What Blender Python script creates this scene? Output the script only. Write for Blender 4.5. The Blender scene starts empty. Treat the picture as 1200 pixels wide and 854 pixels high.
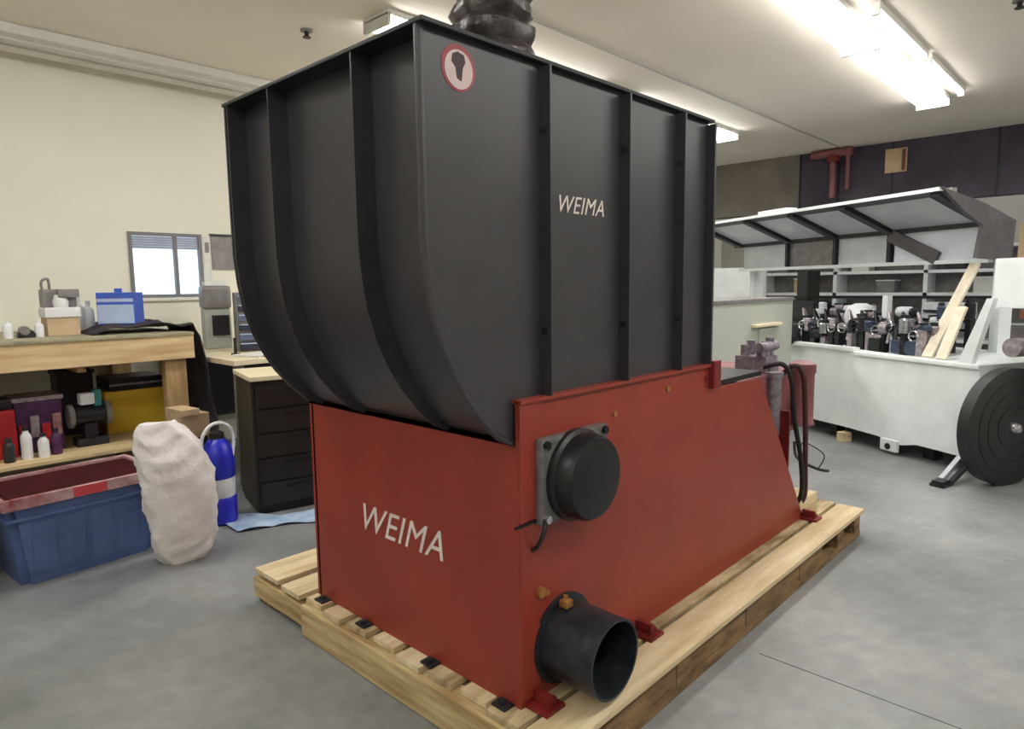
import bpy, bmesh, math, random
from mathutils import Vector, Matrix
random.seed(7)
PI = math.pi
C = bpy.context.scene.collection
S = bpy.context.scene

# ------------------------------------------------------------------ camera, light, exposure
cam_d = bpy.data.cameras.new('camera'); cam_d.sensor_width = 36; cam_d.lens = 36*786/1200; cam_d.clip_start = .05
cam = bpy.data.objects.new('camera', cam_d); C.objects.link(cam)
Bv = Vector((750, 102, -786)).normalized(); Av = Vector((-836, 82, -786)); Av = (Av - Bv*Av.dot(Bv)).normalized(); Uv = Bv.cross(Av)
CAM = Vector((-1.447, -1.352, 1.5))
M = Matrix((Bv, Av, Uv)).to_4x4(); M.translation = CAM; cam.matrix_world = M
S.camera = cam
S.view_settings.view_transform = 'Standard'; S.view_settings.look = 'None'
S.view_settings.exposure = 1.15; S.view_settings.gamma = 1; S.view_settings.use_curve_mapping = False
LAMP = 9.0            # radiance of the fluorescent diffusers
w = bpy.data.worlds.new('world'); S.world = w; w.use_nodes = True
nt = w.node_tree; bg = nt.nodes['Background']; sky = nt.nodes.new('ShaderNodeTexSky'); sky.sky_type = 'NISHITA'
sky.sun_disc = False; sky.sun_elevation = math.radians(40); nt.links.new(sky.outputs[0], bg.inputs[0]); bg.inputs[1].default_value = .22

# ------------------------------------------------------------------ materials
def lin(c):
    return tuple(((v/255+.055)/1.055)**2.4 if v > 10 else v/255/12.92 for v in c) + (1,)
MATS = {}
def mat(name, col, rough=.6, metal=0, var=.12, scale=6, bump=0, bscale=40, col2=None, stretch=(1, 1, 1), emit=0, spec=.5, alpha=None, trans=0):
    m = bpy.data.materials.new(name); m.use_nodes = True; n = m.node_tree.nodes; l = m.node_tree.links; b = n['Principled BSDF']
    c = lin(col); b.inputs['Roughness'].default_value = rough; b.inputs['Metallic'].default_value = metal; b.inputs['Specular IOR Level'].default_value = spec
    tc = n.new('ShaderNodeTexCoord'); mp = n.new('ShaderNodeMapping'); mp.inputs['Scale'].default_value = stretch; l.new(tc.outputs['Object'], mp.inputs[0])
    no = n.new('ShaderNodeTexNoise'); no.inputs['Scale'].default_value = scale; no.inputs['Detail'].default_value = 6; no.inputs['Roughness'].default_value = .6; l.new(mp.outputs[0], no.inputs[0])
    rp = n.new('ShaderNodeValToRGB'); rp.color_ramp.elements[0].position = .3; rp.color_ramp.elements[1].position = .7
    d = lin(col2) if col2 else tuple(max(0, v*(1-var*2)) for v in c[:3])+(1,)
    e = c if col2 else tuple(min(1, v*(1+var)) for v in c[:3])+(1,)
    rp.color_ramp.elements[0].color = d; rp.color_ramp.elements[1].color = e
    l.new(no.outputs[0], rp.inputs[0]); l.new(rp.outputs[0], b.inputs['Base Color'])
    if bump:
        bn = n.new('ShaderNodeTexNoise'); bn.inputs['Scale'].default_value = bscale; bn.inputs['Detail'].default_value = 4; l.new(mp.outputs[0], bn.inputs[0])
        bu = n.new('ShaderNodeBump'); bu.inputs['Strength'].default_value = bump; bu.inputs['Distance'].default_value = .01; l.new(bn.outputs[0], bu.inputs['Height']); l.new(bu.outputs[0], b.inputs['Normal'])
    if emit: b.inputs['Emission Color'].default_value = c; b.inputs['Emission Strength'].default_value = emit
    if trans: b.inputs['Transmission Weight'].default_value = trans
    MATS[name] = m; return m
mat('wall paint', (234, 232, 218), .8, var=.03, scale=.8)
mat('ceiling paint', (248, 240, 227), .85, var=.03, scale=.6)
mat('header paint', (78, 70, 84), .8, var=.25, scale=1.5)
mat('header panel', (124, 117, 110), .8, var=.2, scale=1.5)
mat('back wall paint', (196, 194, 186), .8, var=.06, scale=1)
mat('white trim', (225, 224, 218), .5, var=.03)
mat('hopper paint', (56, 54, 59), .38, var=.1, scale=5, bump=.05, bscale=150, spec=.6)
mat('rib paint', (50, 49, 54), .4, var=.08, scale=5, spec=.6)
mat('rim paint', (26, 26, 28), .5, var=.1)
mat('red paint', (146, 55, 42), .42, var=.1, scale=3, bump=.04, bscale=120, spec=.5)
mat('dark red paint', (120, 30, 28), .5, var=.25, scale=12)
mat('dull red tank', (138, 84, 88), .5, var=.2, scale=6)
mat('black steel', (30, 31, 33), .38, .3, var=.15, scale=10)
mat('black iron', (50, 54, 60), .38, .4, var=.3, scale=14, bump=.2, bscale=60)
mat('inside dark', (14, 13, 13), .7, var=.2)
mat('grey casting', (118, 116, 116), .5, .3, var=.2, scale=20)
mat('valve grey', (150, 140, 150), .45, .4, var=.3, scale=25)
mat('chrome', (200, 200, 204), .22, .9, var=.08)
mat('brass', (190, 140, 80), .4, .6, var=.2, scale=30)
mat('lettering', (226, 214, 206), .6, var=.05)
mat('sticker white', (204, 182, 180), .5, var=.05)
mat('sticker red', (150, 60, 66), .5, var=.1)
mat('sticker dark', (44, 16, 22), .5)
mat('rubber', (22, 22, 24), .5, var=.2, scale=20)
mat('rust red hose', (66, 26, 30), .5, var=.2)
mat('pallet wood', (230, 214, 178), .75, col2=(186, 160, 118), scale=3.2, stretch=(.6, 5, 5), bump=.3, bscale=20)
mat('pallet wood dark', (150, 120, 82), .8, col2=(84, 62, 40), scale=5, stretch=(1, 4, 4), bump=.3, bscale=20)
mat('pallet wood knotty', (222, 202, 160), .75, col2=(112, 88, 54), scale=4.2, stretch=(.8, 3, 3), bump=.3, bscale=20)
mat('beam wood', (214, 194, 146), .75, col2=(150, 118, 72), scale=5, stretch=(5, .5, 5), bump=.3, bscale=20)
mat('bench wood', (230, 208, 166), .65, col2=(188, 152, 102), scale=3, stretch=(.5, 5, 5))
mat('bench top ply', (182, 172, 140), .6, col2=(128, 126, 104), scale=5)
mat('plywood', (226, 204, 160), .65, col2=(196, 168, 122), scale=3, stretch=(.6, 4, 4))
mat('post wood', (196, 164, 116), .7, col2=(148, 118, 80), scale=4, stretch=(5, 5, .6))
mat('tote blue', (86, 106, 154), .45, var=.12, scale=5)
mat('tote maroon', (94, 26, 34), .45, var=.2, scale=8)
mat('lid maroon', (62, 12, 22), .8, spec=.15, var=.2, scale=9)
mat('lid rim', (206, 176, 176), .5, col2=(130, 52, 58), scale=9, stretch=(1, 1, 1))
mat('label red', (214, 78, 88), .5, var=.1)
mat('sack weave', (232, 228, 226), .8, col2=(218, 208, 206), scale=7, bump=.5, bscale=30)
mat('jug blue', (38, 46, 196), .3, var=.15)
mat('jug white', (226, 228, 230), .4, var=.05)
mat('blue film', (190, 206, 222), .35, col2=(126, 158, 200), scale=9)
mat('cabinet black', (30, 29, 31), .4, var=.15)
mat('cabinet side', (62, 58, 52), .45, var=.15, scale=3, stretch=(6, 6, .4))
mat('cream top', (236, 226, 200), .5, col2=(222, 204, 166), scale=6)
mat('yellow plastic', (250, 214, 70), .45, col2=(240, 196, 56), scale=6)
mat('amber side', (150, 96, 30), .5, var=.2)
mat('black cloth', (30, 26, 32), .85, col2=(62, 54, 62), scale=8, bump=.8, bscale=18)
mat('carton', (198, 172, 138), .75, var=.1)
mat('blue box', (62, 96, 200), .5, var=.1)
mat('box stripe', (182, 200, 232), .5, var=.08)
mat('organizer', (92, 104, 136), .45, var=.1)
mat('organizer dark', (38, 44, 64), .5, var=.1)
mat('steel grey', (136, 132, 132), .45, .2, var=.15, scale=10)
mat('paper', (226, 226, 220), .7, var=.05)
mat('floor concrete', (150, 150, 148), .38, var=.1, scale=1.3)
mat('machine white', (240, 245, 247), .42, var=.05, scale=4)
mat('pale green grey', (178, 182, 172), .6, var=.05, scale=30)
mat('hood frame', (40, 42, 48), .5, var=.15)
mat('hood pane', (212, 216, 220), .3, col2=(190, 196, 202), scale=5)
mat('hood pane bright', (232, 238, 250), .35, var=.06)
mat('hood skin', (92, 88, 92), .5, var=.15, scale=8)
mat('plank', (240, 232, 214), .6, col2=(222, 208, 180), scale=6, stretch=(4, 4, .5))
mat('disc black', (40, 39, 40), .5, var=.12, scale=8)
mat('motor grey', (176, 166, 172), .4, .4, var=.25, scale=20)
mat('motor dark', (46, 44, 50), .45, .3, var=.3, scale=20)
mat('motor blue', (60, 74, 96), .45, .2, var=.2, scale=20)
mat('rust brown', (120, 66, 50), .6, var=.2)
mat('duct plastic', (70, 58, 58), .32, col2=(34, 30, 34), scale=9, bump=.8, bscale=22, spec=.8)
mat('tool red', (190, 40, 46), .45, var=.2, scale=15)
mat('tool purple', (82, 40, 88), .5, var=.3, scale=20)
mat('tool dark', (36, 34, 42), .5, var=.3, scale=20)
mat('teal', (60, 130, 130), .5)
mat('window glow', (214, 228, 244), .3, var=.04, scale=2, emit=.55)
mat('window bar', (122, 122, 126), .5, var=.05)
mat('blind', (158, 164, 182), .6, var=.08)
mat('diffuser', (255, 253, 248), .4, var=0, emit=LAMP)
mat('tube glow', (255, 253, 248), .4, var=0, emit=LAMP*.75)

# concrete floor: mottled, with saw-cut joints kept as geometry
def floor_mat():
    m = MATS['floor concrete']; n = m.node_tree.nodes; l = m.node_tree.links; b = n['Principled BSDF']
    tc = n['Texture Coordinate']
    n1 = n.new('ShaderNodeTexNoise'); n1.inputs['Scale'].default_value = .9; n1.inputs['Detail'].default_value = 8; n1.inputs['Roughness'].default_value = .65
    l.new(tc.outputs['Object'], n1.inputs[0])
    r = n.new('ShaderNodeValToRGB'); r.color_ramp.elements[0].position = .36; r.color_ramp.elements[1].position = .66
    r.color_ramp.elements[0].color = lin((112, 114, 115)); r.color_ramp.elements[1].color = lin((154, 155, 155)); l.new(n1.outputs[0], r.inputs[0])
    n2 = n.new('ShaderNodeTexNoise'); n2.inputs['Scale'].default_value = 14; n2.inputs['Detail'].default_value = 5; l.new(tc.outputs['Object'], n2.inputs[0])
    mx = n.new('ShaderNodeMixRGB'); mx.blend_type = 'OVERLAY'; mx.inputs[0].default_value = .22; l.new(r.outputs[0], mx.inputs[1]); l.new(n2.outputs[0], mx.inputs[2])
    l.new(mx.outputs[0], b.inputs['Base Color'])
    r2 = n.new('ShaderNodeMapRange'); r2.inputs[3].default_value = .3; r2.inputs[4].default_value = .5; l.new(n1.outputs[0], r2.inputs[0]); l.new(r2.outputs[0], b.inputs['Roughness'])
floor_mat()

# ------------------------------------------------------------------ helpers
class MB:
    def __init__(s): s.b = bmesh.new()
    def box(s, x0, x1, y0, y1, z0, z1, m=None, bev=0):
        t = bmesh.new(); bmesh.ops.create_cube(t, size=1)
        for v in t.verts: v.co = Vector((x0+(v.co.x+.5)*(x1-x0), y0+(v.co.y+.5)*(y1-y0), z0+(v.co.z+.5)*(z1-z0)))
        if bev: bmesh.ops.bevel(t, geom=t.edges[:], offset=bev, segments=2, affect='EDGES', profile=.7)
        return s.add(t, m)
    def add(s, t, m=None):
        if m is not None: bmesh.ops.transform(t, matrix=m, verts=t.verts)
        me = bpy.data.meshes.new('t'); t.to_mesh(me); t.free(); s.b.from_mesh(me); bpy.data.meshes.remove(me); return s
    def cyl(s, p0, p1, r0, r1=None, seg=24, bev=0):
        p0 = Vector(p0); p1 = Vector(p1); r1 = r0 if r1 is None else r1; t = bmesh.new(); L = (p1-p0).length
        bmesh.ops.create_cone(t, cap_ends=True, segments=seg, radius1=r0, radius2=r1, depth=L)
        if bev: bmesh.ops.bevel(t, geom=[e for e in t.edges if abs(e.verts[0].co.z-e.verts[1].co.z) < 1e-6], offset=bev, segments=2, affect='EDGES')
        q = Vector((0, 0, 1)).rotation_difference((p1-p0).normalized()); return s.add(t, Matrix.Translation((p0+p1)/2) @ q.to_matrix().to_4x4())
    def lathe(s, prof, seg=24, m=None, cap=True, sx=1, sy=1):   # prof: (r, z)
        t = bmesh.new(); rings = []
        for r, z in prof: rings.append([t.verts.new((r*sx*math.cos(2*PI*i/seg), r*sy*math.sin(2*PI*i/seg), z)) for i in range(seg)])
        for a, b in zip(rings, rings[1:]):
            for i in range(seg): t.faces.new((a[i], a[(i+1) % seg], b[(i+1) % seg], b[i]))
        if cap: t.faces.new(rings[0][::-1]); t.faces.new(rings[-1])
        return s.add(t, m)
    def tube(s, pts, r, seg=10, closed=False):
        pts = [Vector(p) for p in pts]; t = bmesh.new(); rings = []; up = None
        for i, p in enumerate(pts):
            d = (pts[min(i+1, len(pts)-1)]-pts[max(i-1, 0)]).normalized()
            if up is None: up = d.orthogonal().normalized()
            up = (up-d*up.dot(d)).normalized(); sd = d.cross(up)
            rr = r(i/(len(pts)-1)) if callable(r) else r
            rings.append([t.verts.new(p+up*rr*math.cos(2*PI*k/seg)+sd*rr*math.sin(2*PI*k/seg)) for k in range(seg)])
        for a, b in zip(rings, rings[1:]):
            for i in range(seg): t.faces.new((a[i], a[(i+1) % seg], b[(i+1) % seg], b[i]))
        t.faces.new(rings[0][::-1]); t.faces.new(rings[-1]); return s.add(t)
    def prism(s, pts, axis, a0, a1):
        """polygon in the plane normal to axis ('x','y','z'), extruded a0..a1"""
        def P(u, v, a): return {'x': (a, u, v), 'y': (u, a, v), 'z': (u, v, a)}[axis]
        t = bmesh.new(); A = [t.verts.new(P(u, v, a0)) for u, v in pts]; B = [t.verts.new(P(u, v, a1)) for u, v in pts]; n = len(pts)
        t.faces.new(A[::-1]); t.faces.new(B)
        for i in range(n): t.faces.new((A[i], A[(i+1) % n], B[(i+1) % n], B[i]))
        bmesh.ops.recalc_face_normals(t, faces=t.faces); return s.add(t)
    def build(s, name, m, parent=None, smooth=False, loc=None, rz=None):
        bmesh.ops.recalc_face_normals(s.b, faces=s.b.faces)
        me = bpy.data.meshes.new(name); s.b.to_mesh(me); s.b.free(); me.materials.append(MATS[m])
        if smooth:
            me.shade_smooth()
            try: me.set_sharp_from_angle(angle=math.radians(35))
            except Exception: pass
        o = bpy.data.objects.new(name, me); C.objects.link(o); o.parent = parent
        if loc: o.location = loc
        if rz is not None: o.rotation_euler.z = rz
        return o
def spline(pts, n=8):
    pts = [Vector(p) for p in pts]; P = [pts[0]]+pts+[pts[-1]]; out = []
    for i in range(1, len(P)-2):
        for k in range(n):
            t = k/n; a, b, c, d = P[i-1:i+3]
            out.append(.5*((2*b)+(c-a)*t+(2*a-5*b+4*c-d)*t*t+(3*b-a-3*c+d)*t**3))
    return out+[pts[-1]]
def tag(o, label, cat, group=None, kind=None):
    o['label'] = label; o['category'] = cat
    if group: o['group'] = group
    if kind: o['kind'] = kind
    return o
def thing(name, label, cat, loc=(0, 0, 0), rz=0, group=None):
    o = bpy.data.objects.new(name, None); C.objects.link(o); o.location = loc; o.rotation_euler.z = rz; o.empty_display_size = .1
    return tag(o, label, cat, group)
def struct(name, mb, m, **k): o = mb.build(name, m, **k); o['kind'] = 'structure'; return o
def copy_tree(o, parent=None):
    c = o.copy(); C.objects.link(c); c.parent = parent
    for ch in [q for q in bpy.data.objects if q.parent == o]: copy_tree(ch, c)
    return c
def text_part(body, size, m, parent, mtx, shear=0, offset=0, name='lettering', depth=.0008, sx=1):
    cu = bpy.data.curves.new('t', 'FONT'); cu.body = body; cu.size = size; cu.shear = shear; cu.offset = offset; cu.extrude = depth; cu.space_character = 1.06; cu.align_x = 'CENTER'; cu.align_y = 'CENTER'
    o = bpy.data.objects.new('t', cu); C.objects.link(o); bpy.context.view_layer.update()
    me = bpy.data.meshes.new_from_object(o.evaluated_get(bpy.context.evaluated_depsgraph_get())); bpy.data.objects.remove(o); bpy.data.curves.remove(cu)
    me.name = name; me.materials.clear(); me.materials.append(MATS[m]); me.transform(mtx @ Matrix.Diagonal((sx, 1, 1, 1)))
    q = bpy.data.objects.new(name, me); C.objects.link(q); q.parent = parent; return q

# ------------------------------------------------------------------ the room
ZC, YL, YR, XN, XB = 3.4, 5.28, -5.5, -5.0, 12.0
XE = 9.1                                               # where the low ceiling ends
struct('floor', MB().box(XN, XB, YR, YL, -.1, 0), 'floor concrete')
struct('ceiling', MB().box(XN, XE, YR, YL, ZC, ZC+.1), 'ceiling paint')
wm = MB(); W = (.60, 1.24, 1.43, 2.02)                  # window opening in the left wall
wm.box(XN, W[0], YL, YL+.12, 0, ZC); wm.box(W[1], XB, YL, YL+.12, 0, ZC+1.2); wm.box(W[0], W[1], YL, YL+.12, 0, W[2]); wm.box(W[0], W[1], YL, YL+.12, W[3], ZC)
struct('wall_left', wm, 'wall paint')
struct('wall_right', MB().box(XN, XB, YR-.12, YR, 0, ZC+1.2), 'wall paint')
struct('wall_near', MB().box(XN-.12, XN, YR, YL, 0, ZC+.1), 'wall paint')
struct('wall_far', MB().box(XB, XB+.12, YR, YL, 0, ZC+1.2), 'back wall paint')
struct('trim_1', MB().box(XE, XE+.18, YR, YL, 2.56, ZC+1.2), 'header paint')         # dark header hanging down at the ceiling's end
struct('trim_2', MB().box(XN, XE-.02, 4.66, 5.16, ZC-.07, ZC-.001, bev=.01).box(XN, XE-.02, 4.78, 4.84, ZC-.085, ZC-.07).box(XN, XE-.02, 4.95, 5.0, ZC-.085, ZC-.07), 'white trim')
struct('trim_6', MB().box(XE-.02, XE, 2.62, YL, 2.56, ZC), 'header panel')
struct('trim_3', MB().box(XN, XE-.02, 2.0, 2.03, ZC-.008, ZC-.001), 'back wall paint')
bm_ = MB()
for y in (-3.2, -1.6, .15, 1.35, 2.05, 2.6, 4.2): bm_.box(XE-.012, XE, y, y+.02, 2.56, ZC)
struct('trim_4', bm_, 'rim paint')
struct('ceiling_upper', MB().box(XE, XB, YR, YL, ZC+1.2, ZC+1.3), 'header paint')

win = MB()
win.box(W[0], W[1], YL-.015, YL+.05, W[3]-.03, W[3]).box(W[0], W[1], YL-.015, YL+.05, W[2], W[2]+.03).box(W[0], W[0]+.03, YL-.015, YL+.05, W[2]+.03, W[3]-.03).box(W[1]-.03, W[1], YL-.015, YL+.05, W[2]+.03, W[3]-.03).box(.985, 1.015, YL-.01, YL+.05, W[2]+.03, W[3]-.03)
wf = struct('window_1', win, 'window bar')
MB().box(W[0]+.03, W[1]-.03, YL+.03, YL+.04, W[2]+.03, W[3]-.03).build('window_pane', 'window glow', wf)
bl = MB()
for k in range(5): bl.box(W[0]+.03, W[1]-.03, YL+.002, YL+.026, W[3]-.055-k*.022, W[3]-.036-k*.022)
bl.build('blind', 'blind', wf)
MB().box(W[0]-.03, W[1]+.03, YL-.03, YL-.001, W[2]-.03, W[2]).build('window_sill', 'white trim', wf)

# ------------------------------------------------------------------ ceiling lamps
def wrap_light(x, y, L=2.4, wd=.30, label='', group=None, z=ZC):
    t = thing('ceiling_light', label, 'ceiling light', (x, y, z), 0, group)
    MB().box(0, L, -wd/2, wd/2, -.042, -.001, bev=.004).build('housing', 'white trim', t)
    MB().prism([(-wd/2+.01, -.042), (-wd/2+.02, -.075), (-wd/2+.06, -.095), (wd/2-.06, -.095), (wd/2-.02, -.075), (wd/2-.01, -.042)], 'x', .02, L-.02).build('diffuser', 'diffuser', t)
    for a in (0, L-.02): MB().box(a, a+.02, -wd/2, wd/2, -.106, -.03).build('end_cap', 'white trim', t)
    return t
def strip_light(x, y, L=1.3, label='', group=None):
    t = thing('strip_light', label, 'ceiling light', (x, y, ZC), 0, group)
    MB().box(0, L, -.03, .03, -.05, -.001).build('housing', 'white trim', t)
    MB().cyl((.03, 0, -.065), (L-.03, 0, -.065), .019, seg=14).build('tube', 'tube glow', t, True)
    for a in (0, L-.03): MB().box(a, a+.03, -.025, .025, -.09, -.05).build('lamp_holder', 'white trim', t)
    return t
G = 'fluorescent ceiling lights'
wrap_light(4.52, .45, 2.4, .3, 'wide glowing fluorescent ceiling light ending over the white machine at upper right', G)
wrap_light(2.10, .45, 2.42, .3, 'wide glowing fluorescent ceiling light cut off by the top of the photo at right', G)
wrap_light(4.50, 2.72, 2.4, .3, 'glowing ceiling light whose far end shows at the hopper\'s right rear corner', G)
wrap_light(1.5, 2.72, 2.4, .3, 'glowing ceiling light just above the hopper\'s left front corner', G)
strip_light(5.30, .155, 1.38, 'slim bright strip light beside the wide ceiling light, far one of two', 'slim strip lights')
strip_light(3.80, .155, 1.38, 'slim bright strip light beside the wide ceiling light, near one at photo top', 'slim strip lights')
for x, y, z, lb in ((-2.0, 2.72, ZC, 'added fill light in line with the middle row, unseen above the sack'), (-4.3, .45, ZC, 'added fill light for the hopper front, unseen left of the camera'), (-3.6, -2.0, ZC, 'ceiling light out of frame behind the camera'), (-.6, -2.0, ZC, 'ceiling light out of frame right of the camera'), (2.2, -2.4, ZC, 'ceiling light out of frame beyond the right edge'), (4.9, -2.4, ZC, 'ceiling light out of frame right of the black disc'), (9.4, -1.6, ZC+1.2, 'added fill lamp for the far end, hidden behind the dark header, right one'), (9.4, 2.2, ZC+1.2, 'added fill lamp for the far end, hidden behind the dark header, left one')):  # sack, camera-left and both header lamps are unseen fill, added to brighten
    wrap_light(x, y, 2.4, .3, lb, G, z)
for x, y, lb in ((1.318, 3.33, 'small round grey sprinkler head in the ceiling left of the hopper'), (4.49, -.56, 'small round grey sprinkler head in the ceiling at the top right corner')):
    t = thing('sprinkler_head', lb, 'sprinkler', (x, y, ZC))
    MB().cyl((0, 0, -.012), (0, 0, -.001), .045, seg=20).build('escutcheon', 'steel grey', t, True)
    MB().cyl((0, 0, -.05), (0, 0, -.012), .016, seg=12).cyl((0, 0, -.056), (0, 0, -.05), .03, seg=14).build('sprinkler_nozzle', 'black steel', t, True)

# ------------------------------------------------------------------ pallet
P = thing('wooden_pallet', 'large light timber pallet carrying the red and black shredder', 'pallet', (0, 0, 0))
ys = [(-.215, -.07, 'pallet wood'), (-.05, .09, 'pallet wood knotty'), (.11, .23, 'pallet wood'), (.27, .39, 'pallet wood knotty'), (.43, .56, 'pallet wood'), (.60, .73, 'pallet wood'), (.77, .9, 'pallet wood knotty'), (.94, 1.06, 'pallet wood'), (1.1, 1.22, 'pallet wood'), (1.26, 1.42, 'pallet wood'), (1.47, 1.69, 'pallet wood')]
for i, (a, b, m) in enumerate(ys):
    x0 = -.07 + (0, .0, .02, .01, 0, .02, .01, 0, .015, .0, .01)[i]
    MB().box(x0, 2.76+(i % 3)*.012, a, b, .142, .165, bev=.003).build('deck_board', m, P)
for x in (.0, .62, 1.2, 1.8, 2.35, 2.64):
    MB().box(x, x+.1, -.2, 1.68, .04, .142, bev=.004).build('stringer', 'pallet wood dark', P)
for a, b in ((-.2, -.09), (.5, .62), (1.05, 1.17), (1.56, 1.68)):
    MB().box(-.05, 2.75, a, b, 0, .04, bev=.003).build('bottom_board', 'pallet wood dark', P)
MB().box(-.04, 2.12, -.195, -.155, .041, .141).build('side_stringer', 'pallet wood dark', P)
MB().box(-.07, -.004, 1.235, 1.69, .03, .125, bev=.005).build('front_timber', 'beam wood', P)
# thick squared timber across the pallet's front, under the machine's front edge
MB().box(-.085, -.004, -.21, 1.22, .002, .140, bev=.006).build('front_timber', 'beam wood', P)

# ------------------------------------------------------------------ shredder
SH = thing('industrial_shredder', 'large shredder with black ribbed hopper on a red base, standing on a timber pallet', 'shredder', (0, 0, .165))
z0 = .165
def zz(v): return v - z0
HT = 2.165; YW = 1.134
# profile of the hopper front (x, z)
prof = [(-.33, HT), (-.33, 1.93), (-.33, 1.75), (-.329, 1.62), (-.32, 1.52), (-.305, 1.43), (-.275, 1.335), (-.24, 1.26), (-.19, 1.18), (-.13, 1.11), (-.065, 1.05), (0, 1.02)]
def off_prof(d):
    out = []; D_ = d
    for i, (x, z) in enumerate(prof):
        a = prof[max(i-1, 0)]; b = prof[min(i+1, len(prof)-1)]; tx, tz = b[0]-a[0], b[1]-a[1]; L = math.hypot(tx, tz); d = D_ if i < 7 else D_*(1, .93, .8, .62, .42, .25)[i-6]
        out.append((x - tz/L*d, z + tx/L*d))
    return out
def strip_prism(pa, pb, y0, y1, mb=None):
    mb = mb or MB(); t = bmesh.new(); n = len(pa)
    V = [[t.verts.new((x, y, zz(z))) for x, z in p] for y in (y0, y1) for p in (pa, pb)]
    a0, b0, a1, b1 = V
    for i in range(n-1):
        t.faces.new((a0[i], a0[i+1], a1[i+1], a1[i])); t.faces.new((b0[i], b1[i], b1[i+1], b0[i+1]))
        t.faces.new((a0[i], b0[i], b0[i+1], a0[i+1])); t.faces.new((a1[i], a1[i+1], b1[i+1], b1[i]))
    t.faces.new((a0[0], a1[0], b1[0], b0[0])); t.faces.new((a0[-1], b0[-1], b1[-1], a1[-1])); return mb.add(t)
outer_p = off_prof(.068)
strip_prism(outer_p, off_prof(.09), .032, YW-.012, MB().box(.014, .06, .032, YW-.012, zz(1.0), zz(1.045))).build('hopper_front_panel', 'hopper paint', SH, True)
# hopper side walls, flush with the front edge
def side_poly():
    return [(x, zz(z)) for x, z in prof] + [(1.2, zz(1.02)), (1.2, zz(HT-.01))]
MB().prism(side_poly(), 'y', .022, .032).build('hopper_side_panel', 'hopper paint', SH)
MB().prism(side_poly(), 'y', YW-.012, YW-.002).build('hopper_side_panel', 'hopper paint', SH)
MB().box(1.188, 1.2, .032, YW-.012, zz(1.05), zz(HT-.02)).build('hopper_rear_panel', 'hopper paint', SH)
# ribs that carry the curved front, each with a slim folded edge
for y in (.313, .8, YW-.03):
    q = strip_prism(prof, off_prof(.07), y, y+.007); q.build('hopper_rib', 'hopper paint', SH)
# folded corner bead where front meets side
MB().tube([(x+.010, .0295, zz(z)) for x, z in prof], .0115, 10).build('corner_bead', 'hopper paint', SH, True)
# vertical ribs on the sides
for x in (.140, .565, .940):
    MB().box(x-.008, x, -.022, .022, zz(1.157), zz(HT-.02)).build('side_rib', 'hopper paint', SH)
    MB().box(x-.008, x, YW-.002, YW+.03, zz(1.13), zz(HT-.02)).build('side_rib', 'hopper paint', SH)
    for z in (1.95, 1.35): MB().box(x-.014, x-.008, -.01, .012, zz(z), zz(z+.02)).build('rib_tab', 'motor dark', SH)
MB().box(1.185, 1.2, -.016, .022, zz(1.157), zz(HT-.02), bev=.003).build('side_rib', 'hopper paint', SH)
# top rim
rm = MB(); rm.box(-.334, 1.205, -.003, .05, zz(HT-.012), zz(HT), bev=.003).box(-.334, 1.205, YW-.045, YW+.006, zz(HT-.012), zz(HT), bev=.003)
rm.box(-.334, -.25, .05, YW-.045, zz(HT-.012), zz(HT), bev=.003).box(1.15, 1.205, .05, YW-.045, zz(HT-.012), zz(HT), bev=.003)
rm.build('hopper_rim', 'rim paint', SH)
MB().box(-.25, 1.15, .05, YW-.045, zz(HT-.011), zz(HT-.001)).build('hopper_cover', 'rim paint', SH)
MB().lathe([(.15, 0), (.15, .06), (.142, .06), (.142, 0)], 28, Matrix.Translation((.2, .3, zz(HT-.001))), cap=False).build('duct_collar', 'steel grey', SH, True)
# warning sticker on the side, near the front corner
stx, stz, sty = -.192, 2.073, .022
MB().cyl((stx, sty-.0015, zz(stz)), (stx, sty, zz(stz)), .060, seg=36).build('sticker_ring', 'sticker red', SH)
s = MB().cyl((stx, sty-.003, zz(stz-.004)), (stx, sty-.0015, zz(stz-.004)), .050, seg=36).build('sticker_face', 'sticker white', SH)
pic = MB().prism([(stx+1.25*(a_-stx), b_-.0+.25*(b_-zz(2.077))) for a_, b_ in [(stx-.018, zz(2.100)), (stx-.004, zz(2.106)), (stx+.014, zz(2.102)), (stx+.018, zz(2.088)), (stx+.010, zz(2.074)), (stx+.006, zz(2.048)), (stx-.006, zz(2.052)), (stx-.010, zz(2.074)), (stx-.021, zz(2.084))]], 'y', sty-.0045, sty-.003)
pic.build('pictogram', 'sticker dark', s)
rot_side = Matrix(((1, 0, 0, 0), (0, 0, -1, 0), (0, 1, 0, 0), (0, 0, 0, 1)))       # text facing -y
rot_front = Matrix(((0, 0, -1, 0), (-1, 0, 0, 0), (0, 1, 0, 0), (0, 0, 0, 1)))     # text facing -x
text_part('WEIMA', .078, 'lettering', SH, Matrix.Translation((.335, .0205, zz(1.752))) @ rot_side, .32, 0, sx=.97, name='side_lettering')

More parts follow.
